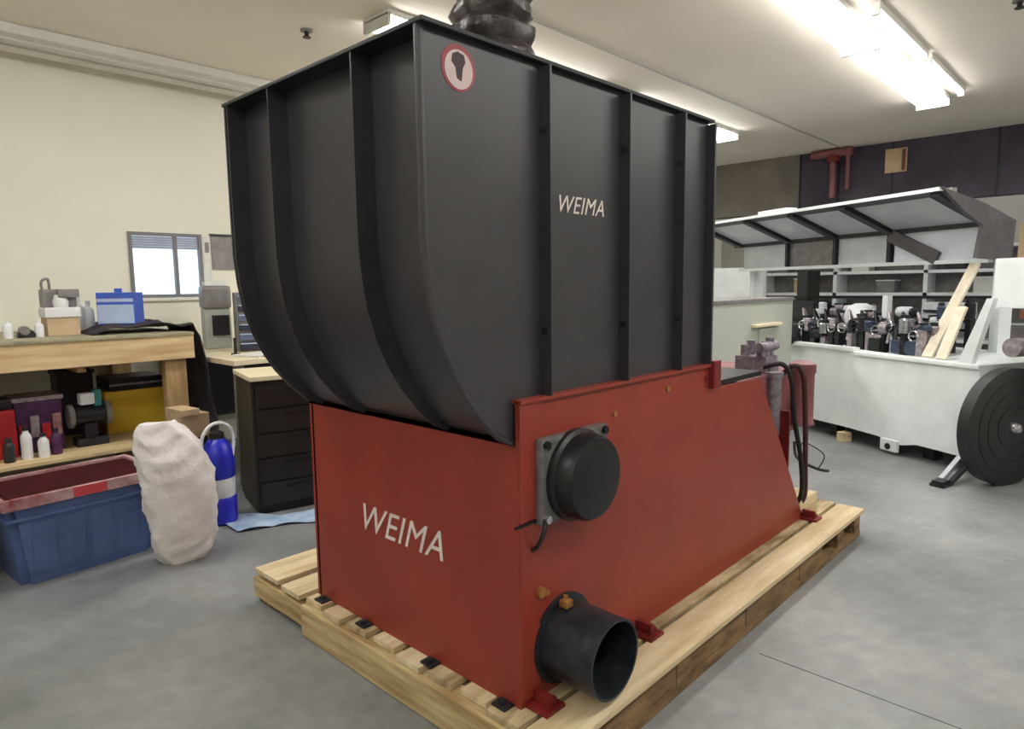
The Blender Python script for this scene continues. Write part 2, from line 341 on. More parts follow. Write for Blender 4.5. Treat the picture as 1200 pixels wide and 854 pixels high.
# red base
# near side plate with its stepped top and raked rear edge
plate = [(0, zz(z0)), (2.38, zz(z0)), (2.33, zz(.23)), (1.74, zz(1.035)), (1.262, zz(1.045)), (1.262, zz(1.15)), (0, zz(1.152))]
sp = MB().prism(plate, 'y', 0, .012)
sp.build('base_side_plate', 'red paint', SH)
MB().prism(plate, 'y', YW+.05, YW+.062).build('base_side_plate', 'red paint', SH)
MB().box(0, .012, .012, YW+.078, 0, zz(1.03)).box(0, .03, .012, YW+.078, zz(1.015), zz(1.03)).build('base_front_plate', 'red paint', SH)
MB().box(2.2, 2.215, .03, YW+.05, 0, zz(.8)).build('base_rear_plate', 'dark red paint', SH)
MB().box(.02, 2.25, .02, YW+.04, zz(.175), zz(.19)).build('base_floor', 'dark red paint', SH)
MB().box(1.24, 1.78, .014, YW+.048, zz(1.045), zz(1.068)).build('drive_cover', 'black steel', SH)
# corner flange with its split line, top folded lip
MB().box(.0, .085, -.008, -.0005, zz(.19), zz(.765), bev=.002).box(.0, .085, -.008, -.0005, zz(.775), zz(1.15), bev=.002).build('corner_flange', 'red paint', SH)
MB().box(.0, 1.26, -.014, .03, zz(1.145), zz(1.157), bev=.002).build('top_lip', 'red paint', SH)
MB().box(1.20, 1.262, -.028, -.0005, zz(1.05), zz(1.17), bev=.004).build('lifting_lug', 'dark red paint', SH)
MB().box(-.03, .1, -.012, -.008, zz(.765), zz(.775)).build('seam_strip', 'black steel', SH)
for x, z in ((.50, 1.045), (.86, 1.09), (1.18, 1.10)): MB().cyl((x, -.008, zz(z)), (x, 0, zz(z)), .011, seg=8).build('bolt', 'brass' if x < 1 else 'dark red paint', SH)
text_part('WEIMA', .155, 'lettering', SH, Matrix.Translation((-.0018, .615, zz(.6))) @ rot_front, .35, 0, sx=.98, name='front_lettering')
# bearing / rotor drive housing
bh = MB(); bh.box(.068, .41, -.036, -.0005, zz(.755), zz(1.03), bev=.012)
BH = bh.build('bearing_flange', 'grey casting', SH)
MB().lathe([(.152, 0), (.152, .02), (.141, .03), (.139, .072), (.130, .088), (.108, .092), (.05, .094)], 40, Matrix.Translation((.238, -.03, zz(.888))) @ Matrix.Rotation(PI/2, 4, 'X')).build('bearing_cap', 'black steel', SH, True)
for x, z in ((.088, .775), (.088, 1.01), (.39, .775), (.39, 1.01)): MB().cyl((x, -.048, zz(z)), (x, -.03, zz(z)), .014, seg=6).build('bolt', 'chrome' if z < .9 else 'black steel', BH)
MB().tube(spline([(.09, -.03, zz(.78)), (.06, -.05, zz(.75)), (.055, -.03, zz(.70)), (.05, -.01, zz(.68))]), .007, 8).build('grease_line', 'rubber', BH, True)
# suction outlet pipe
OC = (.205, zz(.33)); 
po = MB().lathe([(.128, 0), (.128, .215), (.119, .215), (.119, .0)], 44, Matrix.Translation((OC[0], -.0005, OC[1])) @ Matrix.Rotation(PI/2, 4, 'X'), cap=False)
PO = po.build('outlet_pipe', 'black iron', SH, True)
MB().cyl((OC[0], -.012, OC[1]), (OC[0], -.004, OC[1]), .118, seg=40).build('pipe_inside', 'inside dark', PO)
MB().lathe([(.15, 0), (.15, .012), (.128, .012), (.128, 0)], 44, Matrix.Translation((OC[0], -.0005, OC[1])) @ Matrix.Rotation(PI/2, 4, 'X'), cap=False).build('pipe_flange', 'black iron', PO, True)
MB().box(.155, .19, -.06, -.028, zz(.462), zz(.485), bev=.004).cyl((.17, -.045, zz(.48)), (.17, -.045, zz(.50)), .008, seg=8).build('pipe_clamp', 'brass', PO)
MB().cyl((.085, -.02, zz(.53)), (.085, 0, zz(.53)), .018, seg=10).cyl((.12, -.012, zz(.515)), (.12, 0, zz(.515)), .01, seg=8).build('drain_plug', 'brass', SH, True)
# mounting feet
for x in (.02, .62, 2.33):
    MB().box(x, x+.09, -.09, 0, 0, .012).box(x+.03, x+.05, -.07, 0, .012, .05).cyl((x+.065, -.06, .012), (x+.065, -.06, .03), .012, seg=6).build('mounting_foot', 'dark red paint', SH)
for y in (1.14, .83, .42, .06):
    MB().box(-.045, 0, y-.03, y+.03, 0, .008).cyl((-.025, y, .008), (-.025, y, .02), .011, seg=6).build('front_clip', 'black iron', SH)
# rear hydraulic unit
hx = MB().box(1.8, 2.62, .14, .62, zz(.62), zz(1.0), bev=.015); HU = hx.build('hydraulic_tank', 'dull red tank', SH)
MB().box(2.2, 2.3, .18, .58, zz(.3), zz(.62)).build('tank_bracket', 'dark red paint', SH)
MB().lathe([(.075, 0), (.075, .01), (.068, .02), (.068, .30), (.075, .31), (.075, .36), (.04, .375)], 24, Matrix.Translation((2.56, .1, zz(.665)))).build('pump_motor', 'dull red tank', HU, True)
vb = MB().box(2.18, 2.34, .16, .34, zz(1.0), zz(1.09), bev=.006)
for k, (x, y) in enumerate(((2.2, .2), (2.26, .2), (2.32, .2), (2.22, .3), (2.3, .3))): vb.cyl((x, y, zz(1.09)), (x, y, zz(1.15+.02*(k % 3))), .024, seg=12)
vb.cyl((2.15, .19, zz(1.14)), (2.37, .19, zz(1.14)), .028, seg=14).box(2.2, 2.31, .14, .2, zz(.94), zz(1.04), bev=.006)
vb.build('valve_block', 'valve grey', HU, True)
MB().cyl((2.2, .12, zz(.66)), (2.2, .12, zz(1.0)), .04, seg=18).cyl((2.2, .12, zz(.98)), (2.2, .12, zz(1.01)), .05, seg=18).build('accumulator', 'valve grey', HU, True)
MB().tube(spline([(2.05, .12, zz(1.05)), (2.08, .03, zz(1.07)), (2.11, -.01, zz(.98)), (2.15, -.015, zz(.78)), (2.27, -.015, zz(.52)), (2.33, .0, zz(.3)), (2.3, .06, zz(.22))]), .013, 10).build('hydraulic_hose', 'rubber', HU, True)
MB().tube(spline([(2.25, .15, zz(.92)), (2.26, .05, zz(1.04)), (2.29, .0, zz(1.0)), (2.32, -.01, zz(.8)), (2.35, -.01, zz(.5)), (2.38, .0, zz(.28)), (2.32, .05, zz(.22))]), .014, 10).build('hydraulic_hose', 'rust red hose', HU, True)
MB().tube(spline([(2.34, .05, zz(.6)), (2.45, .08, zz(.5)), (2.62, .1, zz(.42)), (2.74, .05, zz(.36)), (2.78, .0, zz(.35))]), .009, 8).build('power_cable', 'rubber', SH, True)
MB().tube(spline([(2.6, .11, zz(.42)), (2.68, .13, zz(.52)), (2.75, .1, zz(.5)), (2.78, .03, zz(.44)), (2.74, .05, zz(.36))]), .004, 6).build('power_cable', 'rubber', SH, True)
MB().box(2.33, 2.6, .0, .2, 0, .1, bev=.01).build('rear_block', 'pallet wood', SH)

# exhaust duct above the hopper
dm = bmesh.new(); seg = 40; rings = []
for i in range(46):
    z = HT+.062 + i*(ZC-.002-HT-.062)/45; rr = .128 + .012*math.sin(i*2.2) + (.014 if i < 5 else 0); cx = .19 + .05*math.sin(i*.09); cy = .30
    rings.append([dm.verts.new((cx+(rr+.012*math.sin(5*2*PI*k/seg+i*.5)+random.uniform(-.005, .005))*math.cos(2*PI*k/seg), cy+(rr+.012*math.sin(4*2*PI*k/seg-i*.4)+random.uniform(-.005, .005))*math.sin(2*PI*k/seg), z)) for k in range(seg)])
for a_, b_ in zip(rings, rings[1:]):
    for k in range(seg): dm.faces.new((a_[k], a_[(k+1) % seg], b_[(k+1) % seg], b_[k]))
D = MB(); D.add(dm); tag(D.build('extraction_duct', 'duct plastic', None, True), 'crumpled dark flexible duct rising from the hopper top to the ceiling', 'duct')

# ------------------------------------------------------------------ left bench area
WB = thing('workbench', 'long light timber workbench with lower plywood shelf along the left wall', 'workbench', (0, 3.85, 0))
MB().box(-3.2, .56, 0, .04, .99, 1.165, bev=.004).build('front_rail', 'bench wood', WB)
MB().box(-3.2, .56, -.01, 1.41, 1.165, 1.185, bev=.003).build('bench_top', 'bench top ply', WB)
for x in (-3.1, -1.6, .36): 
    for y in (.045, 1.3): MB().box(x, x+.15, y, y+.09, 0, 1.165, bev=.004).build('leg', 'post wood', WB)
MB().box(-3.2, .35, .0, 1.4, .365, .39, bev=.002).build('lower_shelf', 'plywood', WB)
MB().box(-3.2, .55, 1.37, 1.40, .9, 1.16).build('rear_rail', 'post wood', WB)
MB().box(-.2, -.15, .045, 1.3, .95, 1.165).build('cross_brace', 'post wood', WB)

def bottle(x, y, z, r, h, m, label, cat='bottle', cap='jug white', neck=.35, grp=None, nm='bottle'):
    t = thing(nm, label, cat, (x, y, z), 0, grp)
    MB().lathe([(r*.95, 0), (r, .01), (r, h*.65), (r*.85, h*.74), (r*neck, h*.82), (r*neck, h*.9)], 20).build('bottle_body', m, t, True)
    MB().lathe([(r*neck*1.15, h*.88), (r*neck*1.15, h)], 16).build('cap', cap, t, True)
    return t
BT = 1.185
bottle(-.50, 4.25, BT, .03, .13, 'jug white', 'small white bottle standing at the far left end of the bench top')
t = thing('tape_dispenser', 'small dark tape dispenser on the bench beside the white bottles', 'tape dispenser', (-.40, 4.25, BT))
MB().prism([(-.05, 0), (.05, 0), (.05, .03), (.02, .06), (-.02, .07), (-.05, .03)], 'y', -.03, .03).build('dispenser_body', 'motor dark', t)
MB().cyl((-.01, -.036, .05), (-.01, .036, .05), .03).build('tape_roll', 'steel grey', t, True)
bottle(-.325, 4.24, BT, .028, .12, 'jug white', 'small pale bottle between the dark dispenser and the grey drink machine')
bottle(-.58, 4.32, BT, .03, .16, 'blind', 'grey blue bottle cut by the left edge of the photo on the bench')
cm = thing('coffee_maker', 'grey and white coffee maker on a tan box on the bench top', 'coffee maker', (-.17, 4.35, BT))
MB().box(-.1, .1, -.09, .09, 0, .13, bev=.006).build('tan_base', 'carton', cm)
MB().box(-.11, .11, -.1, .1, .13, .20, bev=.012).build('white_tray', 'jug white', cm)
MB().box(-.10, .11, -.02, .1, .20, .33, bev=.015).box(-.02, .11, -.1, -.02, .27, .33, bev=.01).build('machine_head', 'steel grey', cm)
MB().lathe([(.045, .20), (.05, .24), (.035, .29)], 20, Matrix.Translation((.0, -.05, 0))).build('white_cup', 'jug white', cm, True)
MB().tube(spline([(-.09, .0, .3), (-.1, -.02, .38), (-.06, -.02, .4), (-.05, .0, .33)]), .009, 8).build('spout', 'steel grey', cm, True)
bb = thing('cardboard_box', 'blue box with pale striped front on the black cloth under the window', 'box', (.225, 4.35, 1.245), math.radians(-36))
MB().box(-.13, .13, -.09, .11, 0, .24, bev=.004).build('box_body', 'blue box', bb)
MB().box(-.125, .125, -.093, -.09, .01, .15).box(-.125, .125, -.093, -.09, .17, .195).build('striped_panel', 'box stripe', bb)
MB().box(-.03, .02, -.01, .01, .24, .27).build('handle_tab', 'blue box', bb)
for i, (x, h) in enumerate(((.06, .14), (-.0, .17))):
    bottle(x, 4.55, BT, .04, h+.1, 'jug white', 'white bottle standing between the coffee maker and the blue box, %s' % ('right one' if i == 0 else 'left one'))
# black cloth: heap over the bench end, hanging down
def cloth():
    t = bmesh.new(); nx, ny = 44, 26; V = {}
    for i in range(nx+1):
        for j in range(ny+1):
            u = i/nx; v = j/ny; s = u*1.62
            wr = .014*math.sin(9*u+5*v)+.010*math.sin(23*u-9*v+1)+.006*math.sin(40*u*v+3)
            if s < .69: x = -.05+s; z = BT+.022+.03*math.sin(PI*min(1, s/.75))*(.5+.5*math.sin(7*v+2*u))+abs(wr)*1.6
            else:
                k = s-.69; x = .64+.03*math.sin(8*v+3*k)+.06*k+wr; z = BT+.02-k+(-.08+.1*math.sin(5*v))*min(1, k*3)
            y = 3.90+(.0+.16*math.sin(4*u+1)*(u < .45))+v*.75+wr*.5
            if s < .12: z = BT+.008+(z-BT-.008)*s/.12
            V[i, j] = t.verts.new((x, y, z))
    for i in range(nx):
        for j in range(ny): t.faces.new((V[i, j], V[i+1, j], V[i+1, j+1], V[i, j+1]))
    return t
q = MB(); q.add(cloth()); o = q.build('black_cloth', 'black cloth', None, True); tag(o, 'rumpled black cloth lying on the bench and hanging over its right end', 'cloth')
md = o.modifiers.new('thickness', 'SOLIDIFY'); md.thickness = .006

# things on the lower shelf
ZS = .39
rb = thing('toolbox', 'red toolbox on the lower bench shelf at the left edge of the photo', 'toolbox', (-.66, 4.2, ZS))
MB().box(-.2, .13, -.1, .14, 0, .33, bev=.02).build('box_body', 'tool red', rb)
MB().box(-.19, .12, -.09, .13, .335, .40, bev=.015).build('lid', 'tool dark', rb); MB().tube(spline([(-.12, .02, .38), (-.1, .02, .46), (.03, .02, .46), (.05, .02, .38)]), .012, 8).build('handle', 'black steel', rb, True)
for i, (x, y, m, h) in enumerate(((-.70, 4.02, 'jug white', .19), (-.60, 4.0, 'tool dark', .16), (-.50, 4.02, 'jug white', .22), (-.41, 4.0, 'jug white', .16), (-.33, 4.03, 'tool purple', .18))):
    bottle(x, y, ZS, .033, h, m, ['white spray can in front of the red toolbox at the photo edge', 'dark can between the two tall white cans on the lower shelf', 'tallest white can in front of the red toolbox on the lower shelf', 'short white can right of the tallest white can on the shelf', 'purple can, right end of the row of cans on the shelf'][i], 'can', 'tool dark', .5, 'row of cans on the lower bench shelf', nm='spray_can')
cr = thing('wire_crate', 'crate of purple and red bits on the lower shelf beside the red toolbox', 'crate', (-.385, 4.32, ZS))
MB().box(-.14, .14, -.14, .14, 0, .36, bev=.01).build('crate_body', 'tool purple', cr)
MB().box(-.15, .15, -.15, .15, .36, .39, bev=.004).build('crate_rim', 'motor grey', cr)
for i in range(4): MB().box(-.12+i*.065, -.07+i*.065, -.155, -.141, .05+.06*(i % 2), .2+.06*(i % 2)).build('crate_slot', ['tool red', 'motor grey', 'tool red', 'lid rim'][i], cr)
gd = thing('bench_grinder', 'dark bench grinder with pale wheel guard on the lower shelf', 'grinder', (-.085, 4.18, ZS))
MB().box(-.1, .1, -.07, .07, 0, .06, bev=.008).box(-.04, .04, -.04, .04, .06, .16).build('grinder_base', 'tool dark', gd)
MB().cyl((-.1, 0, .22), (.1, 0, .22), .065, bev=.01).build('motor_body', 'motor dark', gd, True)
for sx in (-1, 1): MB().cyl((sx*.1, 0, .22), (sx*.135, 0, .22), .085, bev=.006).build('wheel_guard', 'steel grey', gd, True)
MB().box(-.06, .03, -.06, .03, .3, .38, bev=.01).build('lamp_head', 'jug white', gd); MB().box(.03, .08, -.04, .03, .28, .40, bev=.01).build('switch_box', 'teal', gd)
yb = thing('plastic_crate', 'yellow plastic crate on the lower shelf beside the bench leg', 'crate', (.34, 4.56, ZS))
MB().box(-.24, .22, -.12, .2, 0, .31, bev=.008).build('crate_body', 'yellow plastic', yb); MB().box(-.25, .23, -.13, .21, .27, .33, bev=.006).build('crate_rim', 'yellow plastic', yb)
MB().box(-.252, -.24, -.11, .19, .0, .265).build('crate_end', 'amber side', yb)
fo = thing('storage_case', 'flat dark grey case lying on the yellow crate under the bench', 'case', (.33, 4.58, ZS+.331))
MB().box(-.2, .2, -.14, .2, 0, .1, bev=.015).build('case_body', 'tool dark', fo); MB().box(-.2, .2, -.145, -.139, .04, .055).build('seam_band', 'motor grey', fo)
sc = thing('dark_bin', 'dark bin behind the grinder and left of the yellow crate', 'bin', (-.02, 4.75, ZS))
MB().box(-.14, .1, -.1, .12, 0, .5, bev=.012).build('bin_body', 'tool dark', sc); MB().box(-.15, .11, -.11, .13, .47, .5, bev=.004).build('bin_rim', 'motor dark', sc)

# totes
def tote(name, label, loc, rz, wx, wy, h, mbody, mlid, mrim):
    t = thing(name, label, 'storage tote', loc, rz)
    b = bmesh.new(); r = .86
    bot = [(-wx/2*r, -wy/2*r), (wx/2*r, -wy/2*r), (wx/2*r, wy/2*r), (-wx/2*r, wy/2*r)]; top = [(x/r, y/r) for x, y in bot]
    A = [b.verts.new((x, y, 0)) for x, y in bot]; B = [b.verts.new((x, y, h)) for x, y in top]
    b.faces.new(A[::-1]); b.faces.new(B)
    for i in range(4): b.faces.new((A[i], A[(i+1) % 4], B[(i+1) % 4], B[i]))
    bmesh.ops.bevel(b, geom=[e for e in b.edges if abs(e.verts[0].co.z-e.verts[1].co.z) > .1], offset=.035, segments=4, affect='EDGES')
    q = MB(); q.add(b); q.build('tote_body', mbody, t, True)
    for k in range(4):                                          # raised panels on the long side
        x0 = -wx/2*r+.05+k*(wx*r-.1)/4; q = MB(); pr = []
        for z in (.05, h*.74):
            f = (r+(1-r)*z/h); pr += [(-wy/2*f-.006, z)]
        b = bmesh.new(); ww = (wx*r-.1)/4-.028
        vs = [b.verts.new((x0+dx, y+dy, z)) for dy in (0, .012) for (y, z) in pr for dx in (0, ww)]
        for f in ((0, 1, 3, 2), (4, 6, 7, 5), (0, 4, 5, 1), (2, 3, 7, 6), (0, 2, 6, 4), (1, 5, 7, 3)): b.faces.new([vs[i] for i in f])
        q.add(b); q.build('panel', mbody, t)
    MB().box(-wx/2-.008, wx/2+.008, -wy/2-.008, wy/2+.008, h*.80, h*.84, bev=.006).build('rim_ridge', mbody, t)
    L = MB().box(-wx/2-.02, wx/2+.02, -wy/2-.02, wy/2+.02, h, h+.02, bev=.006).box(-wx/2+.03, wx/2-.03, -wy/2+.03, wy/2-.03, h+.02, h+.026).build('lid', mlid, t)
    q = MB(); e = .02
    q.box(-wx/2-.025, wx/2+.025, -wy/2-.027, -wy/2, h-.02, h+.038, bev=.006).box(-wx/2-.025, wx/2+.025, wy/2, wy/2+.027, h-.02, h+.038, bev=.006)
    q.box(-wx/2-.027, -wx/2, -wy/2, wy/2, h-.02, h+.038, bev=.006).box(wx/2, wx/2+.027, -wy/2, wy/2, h-.02, h+.038, bev=.006)
    q.build('lid_rim', mrim, L)
    return t, L
t, L = tote('storage_tote', 'blue plastic storage tote with worn maroon lid on the floor beside the white sack', (-.50, 2.96, 0), math.radians(5), .74, .50, .44, 'tote blue', 'lid maroon', 'lid rim')
MB().box(-.08, .08, -.281, -.277, .425, .476).build('lid_label', 'label red', L)
t, L = tote('storage_tote', 'dark maroon storage tote left of the blue one, cut by the photo edge', (-1.33, 2.98, 0), math.radians(5), .72, .50, .42, 'tote maroon', 'lid maroon', 'tote maroon')
t, L = tote('storage_tote', 'maroon storage tote standing behind the blue one, under the bench shelf edge', (-.42, 3.54, 0), math.radians(3), .74, .42, .30, 'tote maroon', 'lid maroon', 'lid maroon')

# sack
sk = bmesh.new(); rings = []; n = 36
prs = [(0, .115, .085, 0), (.03, .14, .10, 0), (.10, .158, .118, 0), (.22, .175, .135, .0), (.36, .185, .14, -.005), (.48, .185, .135, -.015), (.58, .178, .12, -.035), (.66, .162, .085, -.05), (.72, .14, .06, -.075), (.765, .11, .035, -.09), (.785, .09, .02, -.095)]
for i in range(40):
    u = i/39*(len(prs)-1); k = min(int(u), len(prs)-2); f = u-k; a_ = prs[k]; b_ = prs[k+1]; z, rx, ry, ox = [a_[j]*(1-f)+b_[j]*f for j in range(4)]
    rings.append([sk.verts.new((ox+(rx+.005*math.sin(6*t_+z*30)+.004*math.sin(3*t_-z*22)+.005*math.sin(z*70+3*math.sin(2*t_))+random.uniform(-.0025, .0025))*math.copysign(abs(math.cos(t_))**.72, math.cos(t_)), (ry+.005*math.sin(5*t_+z*18)+.006*math.sin(z*64+2.5*math.sin(3*t_+1)))*math.copysign(abs(math.sin(t_))**.72, math.sin(t_)), z+.006*math.sin(4*t_)*(z > .6))) for t_ in [2*PI*j/n for j in range(n)]])
for a_, b_ in zip(rings, rings[1:]):
    for k in range(n): sk.faces.new((a_[k], a_[(k+1) % n], b_[(k+1) % n], b_[k]))
sk.faces.new(rings[0][::-1]); sk.faces.new(rings[-1])
SK = thing('woven_sack', 'full white woven sack standing on the floor beside the blue tote', 'sack', (-.085, 2.50, 0), math.radians(-8))
q = MB(); q.add(sk); q.build('sack_body', 'sack weave', SK, True)

# blue jug with hoop handle
JG = thing('chemical_jug', 'shiny blue jug with white band and white hoop handle behind the sack', 'jug', (.30, 2.92, 0))
MB().lathe([(.085, 0), (.1, .015), (.1, .17), (.093, .18)], 28).build('lower_body', 'jug blue', JG, True)
MB().lathe([(.093, .18), (.096, .19), (.096, .29), (.092, .30)], 28).build('white_band', 'jug white', JG, True)
MB().lathe([(.092, .30), (.1, .315), (.1, .42), (.085, .50), (.05, .55), (.035, .56)], 28).build('upper_body', 'jug blue', JG, True)
MB().lathe([(.045, .555), (.045, .59), (.03, .6)], 20).build('cap', 'cabinet black', JG, True)
MB().tube(spline([(-.105, -.02, .50), (-.1, -.03, .58), (-.05, -.03, .645), (.02, -.03, .655), (.08, -.03, .61), (.095, -.03, .52), (.07, -.05, .43)]), .011, 8).build('hoop_handle', 'jug white', JG, True)
# blue film on the floor
def film():
    t = bmesh.new(); V = {}; nx, ny = 40, 14
    for i in range(nx+1):
        for j in range(ny+1):
            u, v = i/nx, j/ny; x = .22+.66*u; y = 3.02-.52*u+(-.22+.56*v)*(.7+.3*math.sin(5*u+2)); z = .006+.012*abs(math.sin(11*u+4*v))+.018*max(0, math.sin(7*u-6*v+1))*(.3+v)
            V[i, j] = t.verts.new((x, y, z))
    for i in range(nx):
        for j in range(ny): t.faces.new((V[i, j], V[i+1, j], V[i+1, j+1], V[i, j+1]))
    return t
q = MB(); q.add(film()); o = q.build('plastic_film', 'blue film', None, True, loc=(.06, -.16, 0)); tag(o, 'crumpled pale blue plastic film on the floor in front of the black cabinet', 'plastic film')

# carton behind sack
cb_ = thing('tall_carton', 'tan cardboard carton standing between the sack and the bench leg', 'carton', (.31, 3.40, 0), math.radians(6))
MB().box(-.1, .1, -.1, .1, 0, .66, bev=.003).build('carton_body', 'carton', cb_); MB().box(-.1, .02, -.13, .1, .66, .70).build('flap', 'carton', cb_)
MB().box(-.08, .08, -.104, -.1, .3, .5).build('carton_label', 'tool dark', cb_)

# black cabinet
KC = thing('drawer_cabinet', 'black floor cabinet with pale top behind the shredder\'s left corner', 'cabinet', (.52, 2.86, 0), math.radians(-14))
MB().box(0, .62, 0, .52, .03, .90, bev=.004).build('cabinet_body', 'cabinet black', KC)
MB().box(-.004, 0, .01, .51, .04, .89).build('side_panel', 'cabinet side', KC)
MB().box(-.015, .63, -.02, .54, .90, .93, bev=.004).build('cabinet_top', 'cream top', KC)
for k in range(5):
    d_ = MB().box(.02, .60, -.014, 0, .06+k*.165, .21+k*.165, bev=.004).build('drawer', 'cabinet black', KC)
    MB().box(.2, .42, -.026, -.014, .17+k*.165, .185+k*.165).build('drawer_handle', 'black steel', d_)
MB().box(.01, .61, .01, .51, 0, .03).build('plinth', 'rim paint', KC)

# second table with organizer etc.
T2 = thing('side_table', 'cream topped table in the corner behind the black cabinet', 'table', (.72, 3.55, 0))
MB().box(0, 1.7, 0, 1.65, .93, .97, bev=.004).build('table_top', 'cream top', T2)
for x in (.03, 1.6):
    for y in (.03, 1.55): MB().box(x, x+.06, y, y+.06, 0, .93).build('leg', 'steel grey', T2)
MB().box(.03, 1.66, 1.5, 1.52, .3, .9).build('modesty_panel', 'tool dark', T2)
OR = thing('parts_organizer', 'blue grey parts organizer with drawer rows on the cream table', 'organizer', (1.06, 4.22, .97), math.radians(-20))
MB().box(0, .36, 0, .3, 0, .50, bev=.006).build('organizer_frame', 'steel grey', OR)
for k in range(6):
    MB().box(.015, .345, -.035+.005*k, .0, .02+k*.08, .075+k*.08, bev=.004).build('drawer', 'organizer' if k % 2 else 'organizer dark', OR)
    MB().box(.02, .34, -.04+.005*k, -.035+.005*k, .066+k*.08, .074+k*.08).build('drawer_lip', 'box stripe', OR)
PR = thing('label_printer', 'grey and white boxy device on the table left of the parts organizer', 'printer', (1.00, 4.72, .97), math.radians(-15))
MB().box(0, .22, 0, .25, .0, .36, bev=.015).build('lower_case', 'pale green grey', PR); MB().box(-.01, .23, -.02, .25, .36, .56, bev=.03).build('upper_case', 'steel grey', PR)
MB().box(.06, .2, -.024, 0, .12, .3, bev=.004).build('front_door', 'motor dark', PR); MB().box(.02, .2, .0, .2, .56, .6, bev=.01).build('paper_tray', 'paper', PR)
PM = thing('label_roller', 'slim black post standing on the cream table edge', 'post', (.93, 3.98, .97))
MB().cyl((0, 0, 0), (0, 0, .015), .035).build('post_base', 'cabinet black', PM, True); MB().cyl((0, 0, .015), (0, 0, .14), .012).build('post_rod', 'cabinet black', PM, True)
PP = thing('paper_stack', 'flat white papers lying on the cream table near the hopper', 'papers', (.95, 3.62, .971), .3)
MB().box(0, .21, 0, .297, 0, .012, bev=.001).build('lower_sheets', 'paper', PP); MB().box(.03, .24, -.04, .25, .0121, .017, bev=.001).build('top_sheet', 'paper', PP)
NP = thing('wall_poster', 'grey framed notice with dark top edge on the wall right of the window', 'notice', (1.46, YL-.012, 1.86))
MB().box(-.13, .13, 0, .01, -.17, .15).build('notice_sheet', 'steel grey', NP); MB().box(-.14, .16, -.012, .011, .15, .17).build('notice_bar', 'cabinet black', NP)
NW = thing('paper_notice', 'narrow pale paper sheet on the wall between the window and the grey notice', 'notice', (1.29, YL-.003, 1.75))
MB().box(-.035, .035, 0, .002, -.3, .25).build('paper_sheet', 'paper', NW); MB().box(-.02, .02, -.002, 0, .1, .2).build('printed_block', 'steel grey', NW)

# ------------------------------------------------------------------ right side: moulding machine
ML = (5.46, 1.13, 0); MR = math.atan2(-.883, -.468)
MM = thing('moulding_machine', 'long white woodworking machine with raised black framed hood and many motors', 'machine', ML, MR)
# local x runs along the front to the right, local y runs to the back
body = [(0, .14), (.6, .14), (.92, .13), (1.05, .10), (1.16, .10), (1.3, .135), (1.80, .13), (1.80, .85), (0, .89)]
MB().prism(body, 'y', 0, .05).build('front_apron', 'machine white', MM)
MB().box(-2.2, 1.8, .05, 1.15, .14, .86, bev=.01).build('machine_bed', 'machine white', MM)
MB().box(-2.2, .62, -.02, .06, .855, .895, bev=.01).box(.62, 1.8, -.02, .06, .825, .86, bev=.01).build('table_edge', 'machine white', MM)
for x in (-1.9, -.9, .2, 1.25, 1.65):
    for y in (.15, 1.0): MB().box(x, x+.1, y, y+.1, 0, .14).build('foot', 'rim paint', MM)
MB().box(.50, .58, -.05, .05, 0, .09, bev=.004).build('shim_block', 'pallet wood', MM)
lv = MB().box(.97, 1.14, -.03, .0, .03, .13, bev=.006).build('levelling_bracket', 'machine white', MM); MB().cyl((1.05, -.035, .07), (1.05, -.029, .07), .028, seg=16).build('bracket_hole', 'rim paint', lv)
# hood
def bar(mb, p0, p1, w_, h_):
    p0 = Vector(p0); p1 = Vector(p1); d_ = (p1-p0); L_ = d_.length; d_.normalize(); s_ = d_.cross(Vector((0, 0, 1))).normalized() if abs(d_.z) < .95 else Vector((0, 1, 0)); u_ = s_.cross(d_)
    t = bmesh.new(); bmesh.ops.create_cube(t, size=1)
    for v in t.verts: v.co = (p0+p1)/2+d_*v.co.x*L_+s_*v.co.y*w_+u_*v.co.z*h_
    mb.add(t)
TF, TB_ = (.15, 2.235), (.80, 1.985)
HD = MB(); bar(HD, (-2.2, *TF), (1.27, *TF), .05, .03); HD = HD.build('hood_front_edge', 'machine white', MM)
q = MB(); bar(q, (-2.2, *TB_), (1.27, *TB_), .06, .06); q.build('hood_beam', 'hood frame', MM)
for x in (-2.1, -1.2, -.48, .22, 1.2):
    q = MB(); bar(q, (x, TF[0]+.02, TF[1]-.02), (x, TB_[0], TB_[1]), .09, .07); q.build('hood_rib', 'hood frame', MM)
for x0, x1 in ((-2.05, -1.25), (-1.15, -.53), (-.43, .17), (.27, 1.15)):
    q = MB(); b = bmesh.new(); vs = [b.verts.new((x, TF[0] if k else TB_[0], (TF[1] if k else TB_[1])+dz)) for dz in (.0, .012) for k in (0, 1) for x in (x0, x1)]
    for f in ((0, 1, 3, 2), (4, 6, 7, 5), (0, 4, 5, 1), (2, 3, 7, 6), (0, 2, 6, 4), (1, 5, 7, 3)): b.faces.new([vs[i] for i in f])
    q.add(b); q.build('hood_panel', 'hood pane', MM)
for x0, x1, m in ((-2.05, -1.25, 'hood pane'), (-1.2, -.5, 'steel grey'), (-.45, .2, 'hood pane'), (.26, 1.12, 'hood pane bright')):
    MB().box(x0, x1, .81, .822, 1.68, 1.96).build('hood_window', m, MM)
for x in (-1.22, -.48, .22): MB().box(x-.02, x+.02, .77, .81, 1.68, 1.97).build('window_post', 'hood frame', MM)
q = MB(); bar(q, (.22, .78, 1.95), (.75, .78, 1.70), .03, .12); q.build('slanted_flap', 'hood skin', MM)
MB().box(-2.1, 1.24, .77, .83, 1.645, 1.68, bev=.004).build('hood_lower_bar', 'machine white', MM)
